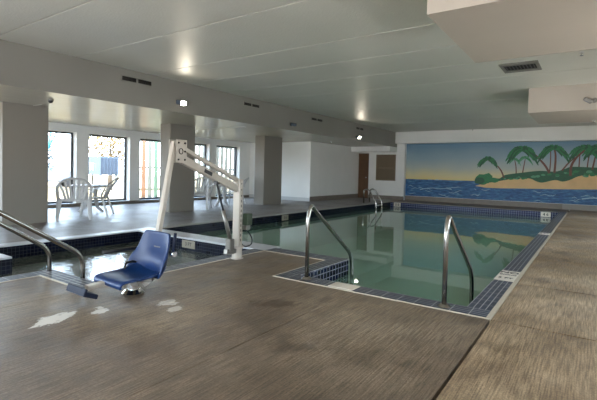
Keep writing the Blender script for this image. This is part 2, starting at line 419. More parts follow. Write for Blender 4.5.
# coping runs: (x0,x1,y0,y1, along axis)
def coping(runs, parent):
    bm = nb(); uv = bm.loops.layers.uv.new('UVMap')
    for x0, x1, y0, y1, ax in runs:
        zt, zb = .004, -.021
        def uvof(p): return (p[1], p[0]) if ax == 'y' else (p[0], p[1])
        base = (x0, y0)
        def Q(pts):
            uvs = []
            for p in pts:
                q = (p[0]-base[0], p[1]-base[1]); t = (q[1], q[0]+(-p[2])) if ax == 'y' else (q[0], q[1]+(-p[2]))
                uvs.append(t)
            uvquad(bm, uv, pts, uvs)
        Q([(x0, y0, zt), (x1, y0, zt), (x1, y1, zt), (x0, y1, zt)])
        Q([(x0, y0, zb), (x1, y0, zb), (x1, y0, zt), (x0, y0, zt)]); Q([(x0, y1, zb), (x1, y1, zb), (x1, y1, zt), (x0, y1, zt)])
        Q([(x0, y0, zb), (x0, y1, zb), (x0, y1, zt), (x0, y0, zt)]); Q([(x1, y0, zb), (x1, y1, zb), (x1, y1, zt), (x1, y0, zt)])
    return mk('coping', bm, M['coping'], parent)
coping([(XR-CW, XR, 4.02, YF+CW, 'y'), (X1, XR, YA, 4.02, 'x'), (X1, X1+.20, 4.02, 5.20, 'y'), (-3.97, X1, 4.93, 5.20, 'x')], pool)
coping([(X2-CW, X2, 2.42, 4.93, 'y'), (X3-.20, X2, YC, 2.42, 'x'), (X3-.20, X3, .8, YC, 'y')], spa)
# pale smooth concrete coping: back edges and the divider
bm = nb(); box(bm, X4-.2, X4, DIV1, YF+CW, -.02, .003); 
o = mk('concrete_edge', bm, M['stain'], pool); o['label'] = 'plain concrete lip along the back edge'
bm = nb(); box(bm, X4, XR-CW, YF, YF+CW, -.02, .003); o = mk('concrete_edge', bm, M['base'], pool); o['label'] = 'brown lip along the far edge'
pale = simple('pale_coping', srgb(186, 188, 192), .35, bscale=8, var=.12)
bm = nb(); box(bm, X4-.2, -3.97, DIV0, DIV1, -.022, .005); o = mk('divider_top', bm, pale, spa); o['label'] = 'pale smooth top of the divider between spa and pool'
bm = nb(); box(bm, X4-.2, X4, 2.43, DIV0, -.02, .003); o = mk('back_edge', bm, pale, spa)
bm = nb(); box(bm, -6.09, -5.05, .6, .8, -.02, .003); o = mk('alcove_edge', bm, pale, spa)
bm = nb(); box(bm, -7.22, -6.09, 2.23, 2.43, -.02, .003); o = mk('side_edge', bm, pale, spa)
bm = nb(); box(bm, X4-.2, -3.97, DIV0+.002, DIV1-.002, -1.15, -.03); mk('divider_wall', bm, M['spa_basin'], spa)
# cream strip on the outer side of the coping
bm = nb(); box(bm, XR, XR+.04, YA-.02, YF+CW, -.05, .005); box(bm, X1-.015, XR, YA-.016, YA, -.05, .005); box(bm, X1-.015, X1, YA, YB-.02, -.05, .005); box(bm, X2, X1-.0, YB-.016, YB, -.05, .005)
mk('edge_strip', bm, M['cream'], pool)
bm = nb(); box(bm, X2, X2+.02, YC-.02, YB-.02, -.05, .005); box(bm, X3, X2, YC-.02, YC, -.05, .005); box(bm, X3, X3+.02, .8, YC-.02, -.05, .005)
mk('edge_strip', bm, M['cream'], spa)
# depth markers
def marker(parent, c, sx, sy, sz, txts, rot, label):
    bm = nb(); obox(bm, (0, 0, 0), sx, sy, sz); o = obj('depth_marker', bm, M['marker']); o.location = c; part(o, parent); o['label'] = label
    return o
def lettering(parent_obj, s, size, off, rot):
    return text('lettering', s, size, off, rot, M['ink'], parent_obj)
mk1 = marker(pool, (XR-CW/2, 5.57, .006), .205, .58, .006, None, None, 'white tile marker across the coping by the near right handrail')
for dx, t in ((-.05, 'NO DIVING'),):
    pass
bm = nb()
for dx in (-.055, .0, .05): pass
bm.free()
lettering(mk1, 'NO', .13, (0, .17, .004), (0, 0, 0)); lettering(mk1, 'DIVING', .055, (0, .04, .004), (0, 0, 0)); lettering(mk1, '3 FT', .085, (0, -.15, .004), (0, 0, 0))
mk2 = marker(pool, (XR-CW/2, 10.25, .006), .205, .30, .006, None, None, 'small white tile marker farther along the right coping')
lettering(mk2, '4 FT', .09, (0, 0, .004), (0, 0, 0))
mk3 = marker(pool, (-1.30, YF-.006, -.11), .30, .008, .17, None, None, 'white depth tile at the right of the far end')
lettering(mk3, '4 6', .13, (0, -.005, 0), (PI/2, 0, 0))
mk4 = marker(pool, (-6.72, YF-.006, -.11), .30, .008, .17, None, None, 'white depth tile at the left of the far end')
lettering(mk4, '5 0', .13, (0, -.005, 0), (PI/2, 0, 0))
mk5 = marker(pool, (X4+.006, 9.6, -.11), .008, .30, .15, None, None, 'dull depth tile on the back wall')
lettering(mk5, '3 6', .10, (.005, 0, 0), (PI/2, 0, PI/2))
mk6 = marker(spa, (-5.62, DIV0-.006, -.10), .32, .008, .13, None, None, 'dull cream depth tile on the divider')
lettering(mk6, '3 FT', .085, (0, -.005, 0), (PI/2, 0, 0))
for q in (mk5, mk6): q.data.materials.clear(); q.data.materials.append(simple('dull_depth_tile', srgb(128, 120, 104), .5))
mk7 = marker(pool, (-2.08, 3.91, .006), .28, .19, .006, None, None, 'worn pale marker tile by the left handrail foot')

# ------------------------------------------------------------------ room shell
PER, WOP, Y0W = 1.755, 1.38, 7.02
ops = [(Y0W+PER*k, Y0W+PER*k+WOP) for k in range(-6, 4)]
zb, zt = .10, 2.17
lst = [(XW-.25, XW, YBK, 14.32, 0-.12, zb), (XW-.25, XW, YBK, 14.32, zt, ZC)]
edges = [YBK]+[e for o_ in ops for e in o_]+[14.32]
for a, b in zip(edges[::2], edges[1::2]): lst.append((XW-.25, XW, a, b, zb, zt))
boxes('wall_left', lst, M['wall'], 'white window wall')
for i, (a, b) in enumerate(ops):
    w = nb(); xg = XW-.22; f_ = .06
    box(w, xg-.03, xg+.03, a, a+f_, zb, zt); box(w, xg-.03, xg+.03, b-f_, b, zb, zt)
    box(w, xg-.03, xg+.03, a+f_, b-f_, zb, zb+f_); box(w, xg-.03, xg+.03, a+f_, b-f_, zt-f_*.9, zt)
    o = struct('window_%d' % (i+1), w, M['frame'], 'tall window with dark bronze frame in the white wall')
    g = nb(); box(g, xg-.004, xg+.004, a+f_-.005, b-f_+.005, zb+f_-.005, zt-f_*.9+.005)
    obj('window_pane', g, M['glass'], o)
# back wall behind the camera; its windows are added to light the room
BZ = 1.85
bo = [(-12.0, -9.9), (-9.6, -7.5), (-7.1, -4.5), (-4.2, -1.6), (-1.3, 1.3)]
lst = [(XW, XRW, YBK-.2, YBK, -.12, .15), (XW, XRW, YBK-.2, YBK, BZ, ZC)]
ed = [XW]+[e for p in bo for e in p]+[XRW]
for a, b in zip(ed[::2], ed[1::2]): lst.append((a, b, YBK-.2, YBK, .15, BZ))
boxes('wall_back', lst, M['wall'], 'white wall behind the viewer with unseen windows added for light')
for i, (a, b) in enumerate(bo):
    w = nb()
    box(w, a, a+.06, YBK-.14, YBK-.08, .15, BZ); box(w, b-.06, b, YBK-.14, YBK-.08, .15, BZ); box(w, a+.06, b-.06, YBK-.14, YBK-.08, .15, .21); box(w, a+.06, b-.06, YBK-.14, YBK-.08, BZ-.06, BZ)
    box(w, (a+b)/2-.03, (a+b)/2+.03, YBK-.14, YBK-.08, .21, BZ-.06)
    struct('window_%d' % (20+i), w, M['frame'], 'unseen wide window added behind the viewer for light')
RZ0, RZ1 = .9, 1.55  # unseen right wall; its window openings are added to brighten the deck
ro = [(-.5, 1.5), (4.1, 6.1), (8.7, 10.7), (13.6, 15.6)]
lst = [(XRW, XRW+.2, YBK-.2, YWALL+.2, -.12, RZ0), (XRW, XRW+.2, YBK-.2, YWALL+.2, RZ1, ZC)]
ed = [YBK-.2]+[e for p in ro for e in p]+[YWALL+.2]
for a, b in zip(ed[::2], ed[1::2]): lst.append((XRW, XRW+.2, a, b, RZ0, RZ1))
boxes('wall_right', lst, M['wall'], 'white wall right of the deck with unseen windows added for light')
for i, (a, b) in enumerate(ro):
    w = nb()
    box(w, XRW+.08, XRW+.14, a, a+.06, RZ0, RZ1); box(w, XRW+.08, XRW+.14, b-.06, b, RZ0, RZ1); box(w, XRW+.08, XRW+.14, a+.06, b-.06, RZ0, RZ0+.06); box(w, XRW+.08, XRW+.14, a+.06, b-.06, RZ1-.06, RZ1)
    struct('window_%d' % (30+i), w, M['frame'], 'unseen wide window added right of the deck for light')
boxes('wall_far', [(XW-.25, XRW+.2, YWALL, YWALL+.2, -.12, ZC)], M['wall'], 'far end wall that carries the mural')
boxes('wall_recess', [(XW, -9.28, 14.32, YWALL, 0, ZS)], M['wall'], 'white block wall closing the window bay')
boxes('wall_pilaster', [(-9.28, X4, 18.62, YWALL, 0, ZM)], M['wall'], 'white wall section with the brown shutter')
# ceiling with panel joints
cj = [-2.5, -1.25, .0, 1.35, 2.69, 3.93, 5.37, 6.42, 7.57, 8.85, 11.5, 15.1]
cy = [YBK]+cj+[YM]
bm = nb()
for a, b in zip(cy[:-1], cy[1:]): box(bm, XB, XRW, a+.012, b-.012, ZC, ZC+.12)
struct('ceiling', bm, M['ceiling'], 'glossy textured white ceiling in long panels')
bm = nb(); box(bm, XB, XRW, YBK, YM, ZC+.018, ZC+.1)
bm.free()
boxes('ceiling_backing', [(XW-.3, XRW+.2, YBK-.2, YWALL+.2, ZC+.12, ZC+.2)], M['ceil_joint'], 'dark recess in the ceiling joints')
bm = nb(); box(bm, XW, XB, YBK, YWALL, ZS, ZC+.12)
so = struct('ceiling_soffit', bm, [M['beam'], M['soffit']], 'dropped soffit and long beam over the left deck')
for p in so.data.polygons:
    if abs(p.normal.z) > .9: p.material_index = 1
boxes('ceiling_beam', [(XB, XRW, YM, YWALL, ZM, ZC+.12)], M['wall'], 'beam over the mural')
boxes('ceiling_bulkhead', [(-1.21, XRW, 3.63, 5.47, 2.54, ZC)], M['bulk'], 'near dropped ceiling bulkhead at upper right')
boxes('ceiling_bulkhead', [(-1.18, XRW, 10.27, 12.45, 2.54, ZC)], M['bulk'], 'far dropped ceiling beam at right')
boxes('trim_1', [(-9.28, XB, 17.8, 18.62, 2.165, ZS)], M['wall'], 'low bulkhead above the door and shutter')
boxes('trim_2', [(XW, XB-.6, 8.9, 9.0, ZS-.012, ZS), (XW, -9.0, 4.1, 4.16, ZS-.01, ZS)], M['soffit'], 'thin seams under the soffit')
# columns
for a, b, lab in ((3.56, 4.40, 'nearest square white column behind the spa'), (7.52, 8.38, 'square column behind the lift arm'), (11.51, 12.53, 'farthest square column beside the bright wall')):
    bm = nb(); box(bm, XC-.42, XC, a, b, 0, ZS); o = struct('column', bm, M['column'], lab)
# baseboards
boxes('baseboard_left', [(XW, XW+.02, YBK, 14.32, 0, .10)], M['base'], 'brown tile baseboard below the windows')
boxes('baseboard_recess', [(-9.28, -9.26, 14.32, 18.6, 0, .19)], M['base'], 'brown baseboard on the recess wall')
boxes('baseboard_return', [(XW, -9.28, 14.30, 14.32, 0, .14)], simple('pale_base', srgb(196, 196, 194), .5), 'pale baseboard on the bright return wall')
boxes('baseboard_far', [(-9.26, X4, 18.60, 18.62, 0, .17), (X4, -.9, YWALL-.03, YWALL, 0, .20)], M['base'], 'brown baseboard under the mural')
boxes('baseboard_far', [(-.9, XRW, YWALL-.03, YWALL, 0, .20)], M['stain'], 'grey baseboard at the right end under the mural')
# door and shutter
bm = nb(); box(bm, -9.24, -8.79, 18.585, 18.62, 0, 2.09); d = struct('door_1', bm, M['wood'], 'narrow brown wooden door')
bm = nb(); box(bm, -9.27, -9.24, 18.57, 18.62, 0, 2.12); box(bm, -8.79, -8.76, 18.57, 18.62, 0, 2.12); box(bm, -9.24, -8.79, 18.57, 18.62, 2.09, 2.12); obj('door_frame', bm, M['wood'], d)
bm = nb(); disc(bm, (-8.85, 18.58, .98), .025, -.05, 'Y'); obj('door_handle', bm, M['chrome'], d)
sh = thing('wall_shutter', 'brown slatted shutter on the white wall left of the mural', 'shutter', (-7.9, 18.62, .86))
bm = nb(); W2, H2 = .475, 1.20
for a in ((-W2, -W2+.04, -.04, 0, 0, H2), (W2-.04, W2, -.04, 0, 0, H2), (-W2+.04, W2-.04, -.04, 0, 0, .04), (-W2+.04, W2-.04, -.04, 0, H2-.04, H2), (-W2+.04, W2-.04, -.04, 0, H2/2-.015, H2/2+.015)): box(bm, *a)
obj('frame', bm, M['louver'], sh)
bm = nb()
for k in range(22):
    if k == 10: continue
    obox(bm, (0, -.02, .07+k*.051), 2*(W2-.04), .04, .008, Euler((math.radians(40), 0, 0)).to_matrix())
box(bm, -W2+.04, W2-.04, -.006, -.001, .04, H2-.04)
obj('slats', bm, M['louver'], sh)

# ------------------------------------------------------------------ vents, lamps, sprinklers
def beam_vent(y0, y1, z0, z1, label):
    t = thing('wall_vent', label, 'vent', (XB, (y0+y1)/2, (z0+z1)/2), 0, None); w = (y1-y0)/2; h = (z1-z0)/2
    bm = nb(); box(bm, 0, .012, -w-.02, -w, -h-.02, h+.02); box(bm, 0, .012, w, w+.02, -h-.02, h+.02); box(bm, 0, .012, -w, w, -h-.02, -h); box(bm, 0, .012, -w, w, h, h+.02); box(bm, 0, .012, -.02, .02, -h, h)
    obj('frame', bm, M['beam'], t)
    bm = nb(); box(bm, 0, .002, -w, w, -h, h); obj('grille', bm, M['vent_dark'], t)
    bm = nb()
    for k in range(5): obox(bm, (.006, 0, -h+(k+.5)*2*h/5), .010, 2*w, .004, Euler((0, .6, 0)).to_matrix())
    obj('slats', bm, simple('vent_slats_%d' % int(y0*10), srgb(52, 48, 44), .6), t)
beam_vent(4.79, 5.44, 2.835, 2.915, 'nearest dark slotted vent high on the long beam')
beam_vent(8.22, 8.82, 2.85, 2.92, 'dark slotted vent on the beam, second from the near end')
beam_vent(11.4, 12.05, 2.83, 2.90, 'dark slotted vent on the beam just past the black floodlight')
beam_vent(14.5, 15.1, 2.83, 2.91, 'farthest small slotted vent on the beam above the lit far lamp')
t = thing('ceiling_vent', 'grey framed rectangular air grille in the ceiling at upper right', 'vent', (-1.08, 8.18, ZC))
bm = nb(); A_, B_ = .29, .33
box(bm, -A_, -A_+.05, -B_, B_, -.02, 0); box(bm, A_-.05, A_, -B_, B_, -.02, 0); box(bm, -A_+.05, A_-.05, -B_, -B_+.14, -.02, 0); box(bm, -A_+.05, A_-.05, B_-.14, B_, -.02, 0)
obj('frame', bm, M['vent'], t)
bm = nb(); box(bm, -A_+.05, A_-.05, -B_+.14, B_-.14, -.004, -.001); obj('opening', bm, M['vent_dark'], t)
bm = nb()
for k in range(9): obox(bm, (-A_+.08+k*.052, 0, -.012), .004, 2*(B_-.14), .016, Euler((0, .5, 0)).to_matrix())
obj('slats', bm, M['black'], t)
def flood(y, z, lit, label):
    t = thing('floodlight', label, 'lamp', (XB, y, z))
    bm = nb(); disc(bm, (0, 0, 0), .045, .02, 'X'); sweep(bm, [(.02, 0, 0), (.07, 0, 0)], .014); obj('bracket', bm, M['black'], t)
    for s, on in ((-1, False), (1, lit)):
        R = Euler((0, math.radians(20), math.radians(-38 if s < 0 else -30))).to_matrix()
        c = V((.085, s*.062, 0))
        bm = nb(); vs = k_ = 1.15 if on else 1.0; obox(bm, c, .06*k_, .105*k_, .085*k_, R); h = obj('lamp_head', bm, M['black'], t); bevel(h, .008)
        bm = nb(); obox(bm, c+R @ V((.033*k_, 0, 0)), .006, .095*k_, .075*k_, R); obj('lens', bm, M['lamp'] if on else M['glass_dark'], h)
M['glass_dark'] = simple('unlit_lamp_glass', srgb(96, 104, 116), .1)
flood(6.13, 2.60, True, 'lit twin floodlight on the beam nearest the viewer')
flood(10.3, 2.56, False, 'unlit black twin floodlight in the middle of the beam')
flood(14.52, 2.53, True, 'lit floodlight at the far end of the beam')
def spot(loc, aim, e, col=(1, .88, .7)):
    l = bpy.data.lights.new('lamp_light', 'SPOT'); l.energy = e; l.color = col; l.spot_size = math.radians(150); l.spot_blend = .6; l.shadow_soft_size = .025
    o = bpy.data.objects.new('lamp_light', l); C.objects.link(o); o.location = loc
    o.rotation_euler = V(aim).to_track_quat('-Z', 'Y').to_euler()
spot((XB+.17, 6.17, 2.58), (1, -.6, -.5), 12); spot((XB+.17, 14.56, 2.51), (1, -.6, -.5), 12)
t = thing('floodlight', 'grey metal twin floodlight reaching out at the right frame edge', 'lamp', (-.02, 10.27, 2.72))
bm = nb(); disc(bm, (0, 0, 0), .05, -.03, 'Y'); sweep(bm, [(0, -.03, 0), (-.02, -.1, .0), (-.05, -.14, 0)], .014); obj('bracket', bm, M['grey_metal'], t)
bm = nb(); R = Euler((.2, .5, .3)).to_matrix(); obox(bm, (-.11, -.14, -.01), .15, .09, .07, R); h = obj('lamp_head', bm, M['grey_metal'], t); bevel(h, .01)
bm = nb(); obox(bm, (-.125, -.15, -.045), .12, .07, .008, R); obj('lens', bm, M['glass_dark'], h)
def sprinkler(loc, label, side=False):
    t = thing('fire_sprinkler', label, 'sprinkler', loc)
    bm = nb(); disc(bm, (0, 0, -.012), .04, .012, 'Z', 16, .03); obj('escutcheon', bm, M['white_plastic'], t)
    bm = nb(); sweep(bm, [(0, 0, -.01), (0, 0, -.05)], .012); disc(bm, (0, 0, -.055), .026, .004, 'Z', 12)
    for s in (-1, 1): sweep(bm, [(0, 0, -.02), (s*.018, 0, -.035), (0, 0, -.052)], .003, seg=6)
    obj('head', bm, M['chrome'], t)
sprinkler((-.2, 7.66, ZC), 'small chrome sprinkler under the ceiling right of the air grille')
sprinkler((-.02, 12.1, 2.54), 'small sprinkler under the far right dropped beam')
sprinkler((-4.06, 18.25, ZC), 'small sprinkler by the beam above the mural')
sprinkler((-8.4, 14.4, ZS), 'small sprinkler under the soffit at the recess')
t = thing('security_camera', 'small dark dome camera under the soffit beside the nearest column', 'camera', (-8.22, 3.9, ZS))
bm = nb(); disc(bm, (0, 0, -.02), .05, .02); obj('mount', bm, M['vent'], t)
bm = nb(); bmesh.ops.create_uvsphere(bm, u_segments=16, v_segments=8, radius=.042, matrix=Matrix.Translation((0, 0, -.025))); obj('dome', bm, M['black'], t, smooth=True)

# ------------------------------------------------------------------ mural (painted on the far wall)
def mural():
    X0, X1_, Z0, Z1, yy = X4, XRW, .21, ZM, YWALL-.005
    m, nt, b = new_mat('mural_sky_and_sea'); b.inputs['Roughness'].default_value = .5
    g = N(nt, 'ShaderNodeNewGeometry'); sep = N(nt, 'ShaderNodeSeparateXYZ'); L(nt, g.outputs['Position'], sep.inputs[0])
    n = N(nt, 'ShaderNodeTexNoise'); n.inputs['Scale'].default_value = 1.1; n.inputs['Detail'].default_value = 4; L(nt, g.outputs['Position'], n.inputs['Vector'])
    ad = N(nt, 'ShaderNodeMath', operation='MULTIPLY_ADD'); ad.inputs[1].default_value = .35; L(nt, n.outputs['Fac'], ad.inputs[0]); L(nt, sep.outputs['Z'], ad.inputs[2])
    mr = N(nt, 'ShaderNodeMapRange'); mr.inputs['From Min'].default_value = 1.15; mr.inputs['From Max'].default_value = 2.7; L(nt, ad.outputs[0], mr.inputs['Value'])
    sky = ramp(nt, [(0, srgb(226, 204, 138)), (.16, srgb(214, 204, 160)), (.34, srgb(182, 190, 180)), (.6, srgb(148, 170, 180)), (1, srgb(104, 140, 164))]); L(nt, mr.outputs[0], sky.inputs['Fac'])
    mp = N(nt, 'ShaderNodeMapping'); mp.inputs['Scale'].default_value = (2.2, 1, 11); L(nt, g.outputs['Position'], mp.inputs[0])
    n2 = N(nt, 'ShaderNodeTexNoise'); n2.inputs['Scale'].default_value = 1.6; n2.inputs['Detail'].default_value = 6; n2.inputs['Roughness'].default_value = .7; n2.inputs['Distortion'].default_value = .6; L(nt, mp.outputs[0], n2.inputs['Vector'])
    sea = ramp(nt, [(.30, srgb(14, 50, 92)), (.47, srgb(28, 82, 130)), (.60, srgb(58, 116, 158)), (.74, srgb(140, 176, 194))]); L(nt, n2.outputs['Fac'], sea.inputs['Fac'])
    gt = N(nt, 'ShaderNodeMath', operation='GREATER_THAN'); gt.inputs[1].default_value = .965; L(nt, sep.outputs['Z'], gt.inputs[0])
    mx = N(nt, 'ShaderNodeMix', data_type='RGBA'); L(nt, gt.outputs[0], mx.inputs[0]); L(nt, sea.outputs['Color'], mx.inputs[6]); L(nt, sky.outputs['Color'], mx.inputs[7]); L(nt, mx.outputs[2], b.inputs['Base Color'])
    mats = [m, simple('mural_sand', srgb(222, 186, 134), .6, bscale=3, var=.18), simple('mural_green_dark', srgb(20, 84, 52), .5, bscale=14, var=.4), simple('mural_green', srgb(34, 118, 68), .5, bscale=14, var=.35), simple('mural_trunk', srgb(104, 62, 44), .5, bscale=20, var=.3), simple('mural_foam', srgb(158, 190, 206), .5), simple('mural_green_light', srgb(84, 148, 108), .5)]
    bm = nb(); box(bm, X0, X1_, yy, YWALL-.0005, Z0, Z1, 0)
    lay = [0]
    def poly(pts, mi):
        lay[0] += 1; y = yy-.0010-.00002*lay[0]
        vs = [bm.verts.new((x, y, z)) for x, z in pts]; f = bm.faces.new(vs); f.material_index = mi
        bmesh.ops.triangulate(bm, faces=[f])
    def strip(pts, w, mi):
        lay[0] += 1; y = yy-.0010-.00002*lay[0]; a = []; b2 = []
        n_ = len(pts)
        for i, (x, z) in enumerate(pts):
            dx = pts[min(i+1, n_-1)][0]-pts[max(i-1, 0)][0]; dz = pts[min(i+1, n_-1)][1]-pts[max(i-1, 0)][1]; l = math.hypot(dx, dz) or 1
            ww = w[i] if isinstance(w, list) else w*(1-.35*i/(n_-1))
            a.append(bm.verts.new((x-dz/l*ww, y, z+dx/l*ww))); b2.append(bm.verts.new((x+dz/l*ww, y, z-dx/l*ww)))
        for i in range(n_-1): f = bm.faces.new((a[i], a[i+1], b2[i+1], b2[i])); f.material_index = mi
    def smooth(pts, k=6):
        out = []
        P = [pts[0]]+pts+[pts[-1]]
        for i in range(1, len(P)-2):
            p0, p1, p2, p3 = P[i-1:i+3]
            for j in range(k):
                t = j/k; out.append(tuple(.5*((2*p1[c])+(-p0[c]+p2[c])*t+(2*p0[c]-5*p1[c]+4*p2[c]-p3[c])*t*t+(-p0[c]+3*p1[c]-3*p2[c]+p3[c])*t**3) for c in (0, 1)))
        out.append(pts[-1]); return out
    poly([(-4.02, .76), (-3.67, .88), (-3.45, .98), (-2.36, 1.21), (-1.02, 1.32), (.12, 1.38), (1.49, 1.46), (1.49, .80), (.15, .79), (-1.0, .75), (-2.34, .72), (-3.06, .70), (-3.6, .70)], 1)
    # distant palms first
    for tr in ([(-2.5, 1.3), (-2.52, 1.6), (-2.57, 1.84)], [(-2.28, 1.3), (-2.24, 1.6), (-2.2, 1.88)], [(-.43, 1.5), (-.42, 1.94), (-.40, 2.2)], [(-.18, 1.5), (-.14, 1.94), (-.04, 2.2)]): strip(smooth(tr), .022, 4)
    def crown(c, R, n_, mis, seed):
        rnd = random.Random(seed)
        for k in range(n_):
            th = -.30+(PI+.6)*k/(n_-1)+rnd.uniform(-.12, .12); mi = mis[k % len(mis)]
            r = R*rnd.uniform(.85, 1.12); up = math.sin(th)
            pts = []; ws = []
            for j in range(13):
                t = j/12
                x = c[0]+math.cos(th)*r*t*(1-.12*t); z = c[1]+(max(up, -.1)*.80*t-.78*t*t)*r
                pts.append((x, z)); ws.append(R*.115*math.sin(PI*min(1, t*.86+.12))**.8*(1.0 if j % 2 else .72)+.004)
            strip(pts, ws, mi)
    crown((-2.58, 1.86), .26, 7, [6, 3], 1); crown((-2.21, 1.92), .30, 7, [6, 3], 2)
    poly(smooth([(-3.57, 1.04), (-3.36, 1.11), (-3.08, 1.10), (-2.9, 1.24), (-2.28, 1.35), (-1.68, 1.43), (-1.18, 1.41), (-.86, 1.52), (-.63, 1.60), (.12, 1.58), (.64, 1.61), (1.49, 1.60), (1.49, 1.36), (.65, 1.36), (.13, 1.34), (-.23, 1.30), (-.46, 1.24), (-.69, 1.11), (-.93, 1.04), (-1.17, 1.09), (-1.58, .98), (-1.79, 1.02), (-2.01, 1.12), (-2.45, 1.13), (-2.98, 1.02), (-3.45, .92), (-3.6, .92)], 4), 2)
    rnd = random.Random(5)
    for k in range(60):
        x = -3.3+rnd.random()*4.6; zc = 1.08+.42*min(1, (x+3.3)/2.8)*rnd.uniform(.55, 1.0)-.05
        s = rnd.uniform(.04, .10); poly([(x+s*math.cos(a)*rnd.uniform(.8, 1.3), zc+s*.6*math.sin(a)*rnd.uniform(.7, 1.2)) for a in [2*PI*q/9 for q in range(9)]], rnd.choice((3, 3, 6, 2)))
    for cx_, cz_, rx_, rz_ in ((-3.72, 1.05, .30, .22), (-3.86, .98, .2, .14), (-3.55, 1.14, .18, .16), (-3.3, 1.02, .2, .1)):
        poly([(cx_+rx_*math.cos(2*PI*q/18)*rnd.uniform(.88, 1.1), cz_+rz_*math.sin(2*PI*q/18)*rnd.uniform(.88, 1.1)) for q in range(18)], 3 if cx_ > -3.8 else 2)
    for tr, w in (([(-2.94, 1.13), (-3.04, 1.39), (-3.19, 1.59), (-3.38, 1.72), (-3.54, 1.82)], .042), ([(-1.36, 1.34), (-1.5, 1.61), (-1.69, 1.85), (-1.89, 2.06), (-2.13, 2.18), (-2.31, 2.22)], .055), ([(-1.36, 1.37), (-1.34, 1.8), (-1.35, 2.2)], .032), ([(-1.20, 1.36), (-1.18, 1.8), (-1.19, 2.08), (-1.24, 2.28)], .055), ([(-.96, 1.45), (-.71, 1.8), (-.49, 1.98), (-.30, 2.15)], .04), ([(-.68, 1.26), (-.67, 1.62), (-.52, 1.94), (-.34, 2.14), (-.26, 2.26)], .062), ([(-.02, 1.5), (.06, 2.0), (.12, 2.28)], .04), ([(.9, 1.5), (.8, 1.95), (.6, 2.2)], .05)):
        strip(smooth(tr), w*.72, 4)
    for c, R, s in (((-3.56, 1.86), .44, 11), ((-2.31, 2.22), .66, 12), ((-1.25, 2.27), .60, 13), ((-.28, 2.26), .58, 14), ((.14, 2.28), .55, 15), ((.62, 2.22), .5, 16)):
        crown(c, R, 11, [2, 3, 2, 3, 3], s); crown((c[0]+.02, c[1]), R*.78, 8, [3, 2], s+20); crown((c[0], c[1]-.02), R*.5, 6, [2, 3], s+40)
    # small sailboats' white dashes on the horizon, wave crests and the foam by the beach
    for x0, x1, z in ((-5.72, -5.50, .955), (-5.46, -5.38, .96), (-6.0, -5.92, .96), (-5.9, -5.84, .962)):
        poly([(x0, z-.012), (x1, z-.008), (x1-.02, z+.022), ((x0+x1)/2, z+.038), (x0+.02, z+.014)], 5)
    for k in range(34):
        x = X0+.1+rnd.random()*(8.2); z = .26+rnd.random()*.42; l = rnd.uniform(.12, .45)
        if x > -4.3 and z > .66: continue
        strip([(x+l*j/6, z+.025*math.sin(j*1.1+k)) for j in range(7)], [.001, .006, .009, .010, .008, .005, .001], 5)
    strip(smooth([(-6.35, .50), (-6.1, .56), (-5.8, .60), (-5.5, .58), (-5.2, .60), (-4.95, .56)]), .014, 5)
    strip([(-.3, .42), (-.05, .47), (.2, .48), (.6, .5), (1.4, .5)], .02, 5)
    me = bpy.data.meshes.new('tropical_mural'); bm.to_mesh(me); bm.free()
    for q in mats: me.materials.append(q)
    o = bpy.data.objects.new('tropical_mural', me); C.objects.link(o)
    tag(o, 'painted wall mural of palm trees, a sandy island and blue sea', 'mural')
mural()

# ------------------------------------------------------------------ handrails
def rail(x, y0, label, H=.80, reach=1.04, group=None, low=-.42, base=None):
    t = thing('pool_handrail', label, 'handrail', (x, y0, 0))
    p = rounded([(0, 0, .004), (0, -.0, H-.12), (0, .06, H+.02), (0, .16, H-.06), (0, reach-.02, .14), (0, reach+.04, -.02), (0, reach+.05, low)], .12, 8)
    bm = nb(); sweep(bm, p, .022, seg=14, up=(1, 0, 0)); obj('rail_tube', bm, M['steel'], t)
    bm = nb(); disc(bm, (0, 0, .004), .06, .022, 'Z', 20, .035); obj('escutcheon', bm, M['steel'], t)
    return t
rail(-2.56, 3.93, 'steel handrail on the left side of the pool entry, by the sunken corner')
rail(-1.06, 3.90, 'steel handrail on the right side of the pool entry, by the right coping')
def sparail(x, label, yb, zb_):
    t = thing('spa_handrail', label, 'handrail', (x, 1.0, 0))
    p = rounded([(0, 0, .004), (0, 0, .98), (0, .14, 1.08), (0, yb-1.0, zb_), (0, yb-1.0+.05, zb_-.10), (0, yb-1.0+.06, -.5)], .10, 8)
    bm = nb(); sweep(bm, p, .024, seg=14, up=(1, 0, 0)); obj('rail_tube', bm, M['steel'], t)
    bm = nb(); disc(bm, (0, 0, .004), .06, .022, 'Z', 20, .035); obj('escutcheon', bm, M['steel'], t)
sparail(-4.40, 'nearer of the two steel handrails sloping down into the spa', 2.37, .28)
sparail(-4.98, 'farther of the two steel handrails sloping down into the spa', 2.31, .28)
t = thing('pool_ladder', 'small white-lit steel ladder in the far left corner of the pool', 'ladder', (-7.40, 15.62, 0))
for s in (-1, 1):
    bm = nb(); sweep(bm, rounded([(0, s*.27, .004), (0, s*.27, .50), (.10, s*.27, .56), (.22, s*.27, .52), (.50, s*.27, .10), (.53, s*.27, -.02), (.53, s*.27, -1.0)], .07, 6), .026, seg=12, up=(0, 1, 0)); obj('rail_tube', bm, M['steel'], t)
    bm = nb(); disc(bm, (0, s*.27, .003), .05, .02, 'Z', 16, .03); obj('escutcheon', bm, M['steel'], t)
for k in range(4):
    bm = nb(); box(bm, .48, .58, -.26, .26, -.075-.26*k, -.045-.26*k); o = obj('tread', bm, M['white_plastic'], t); bevel(o, .008)

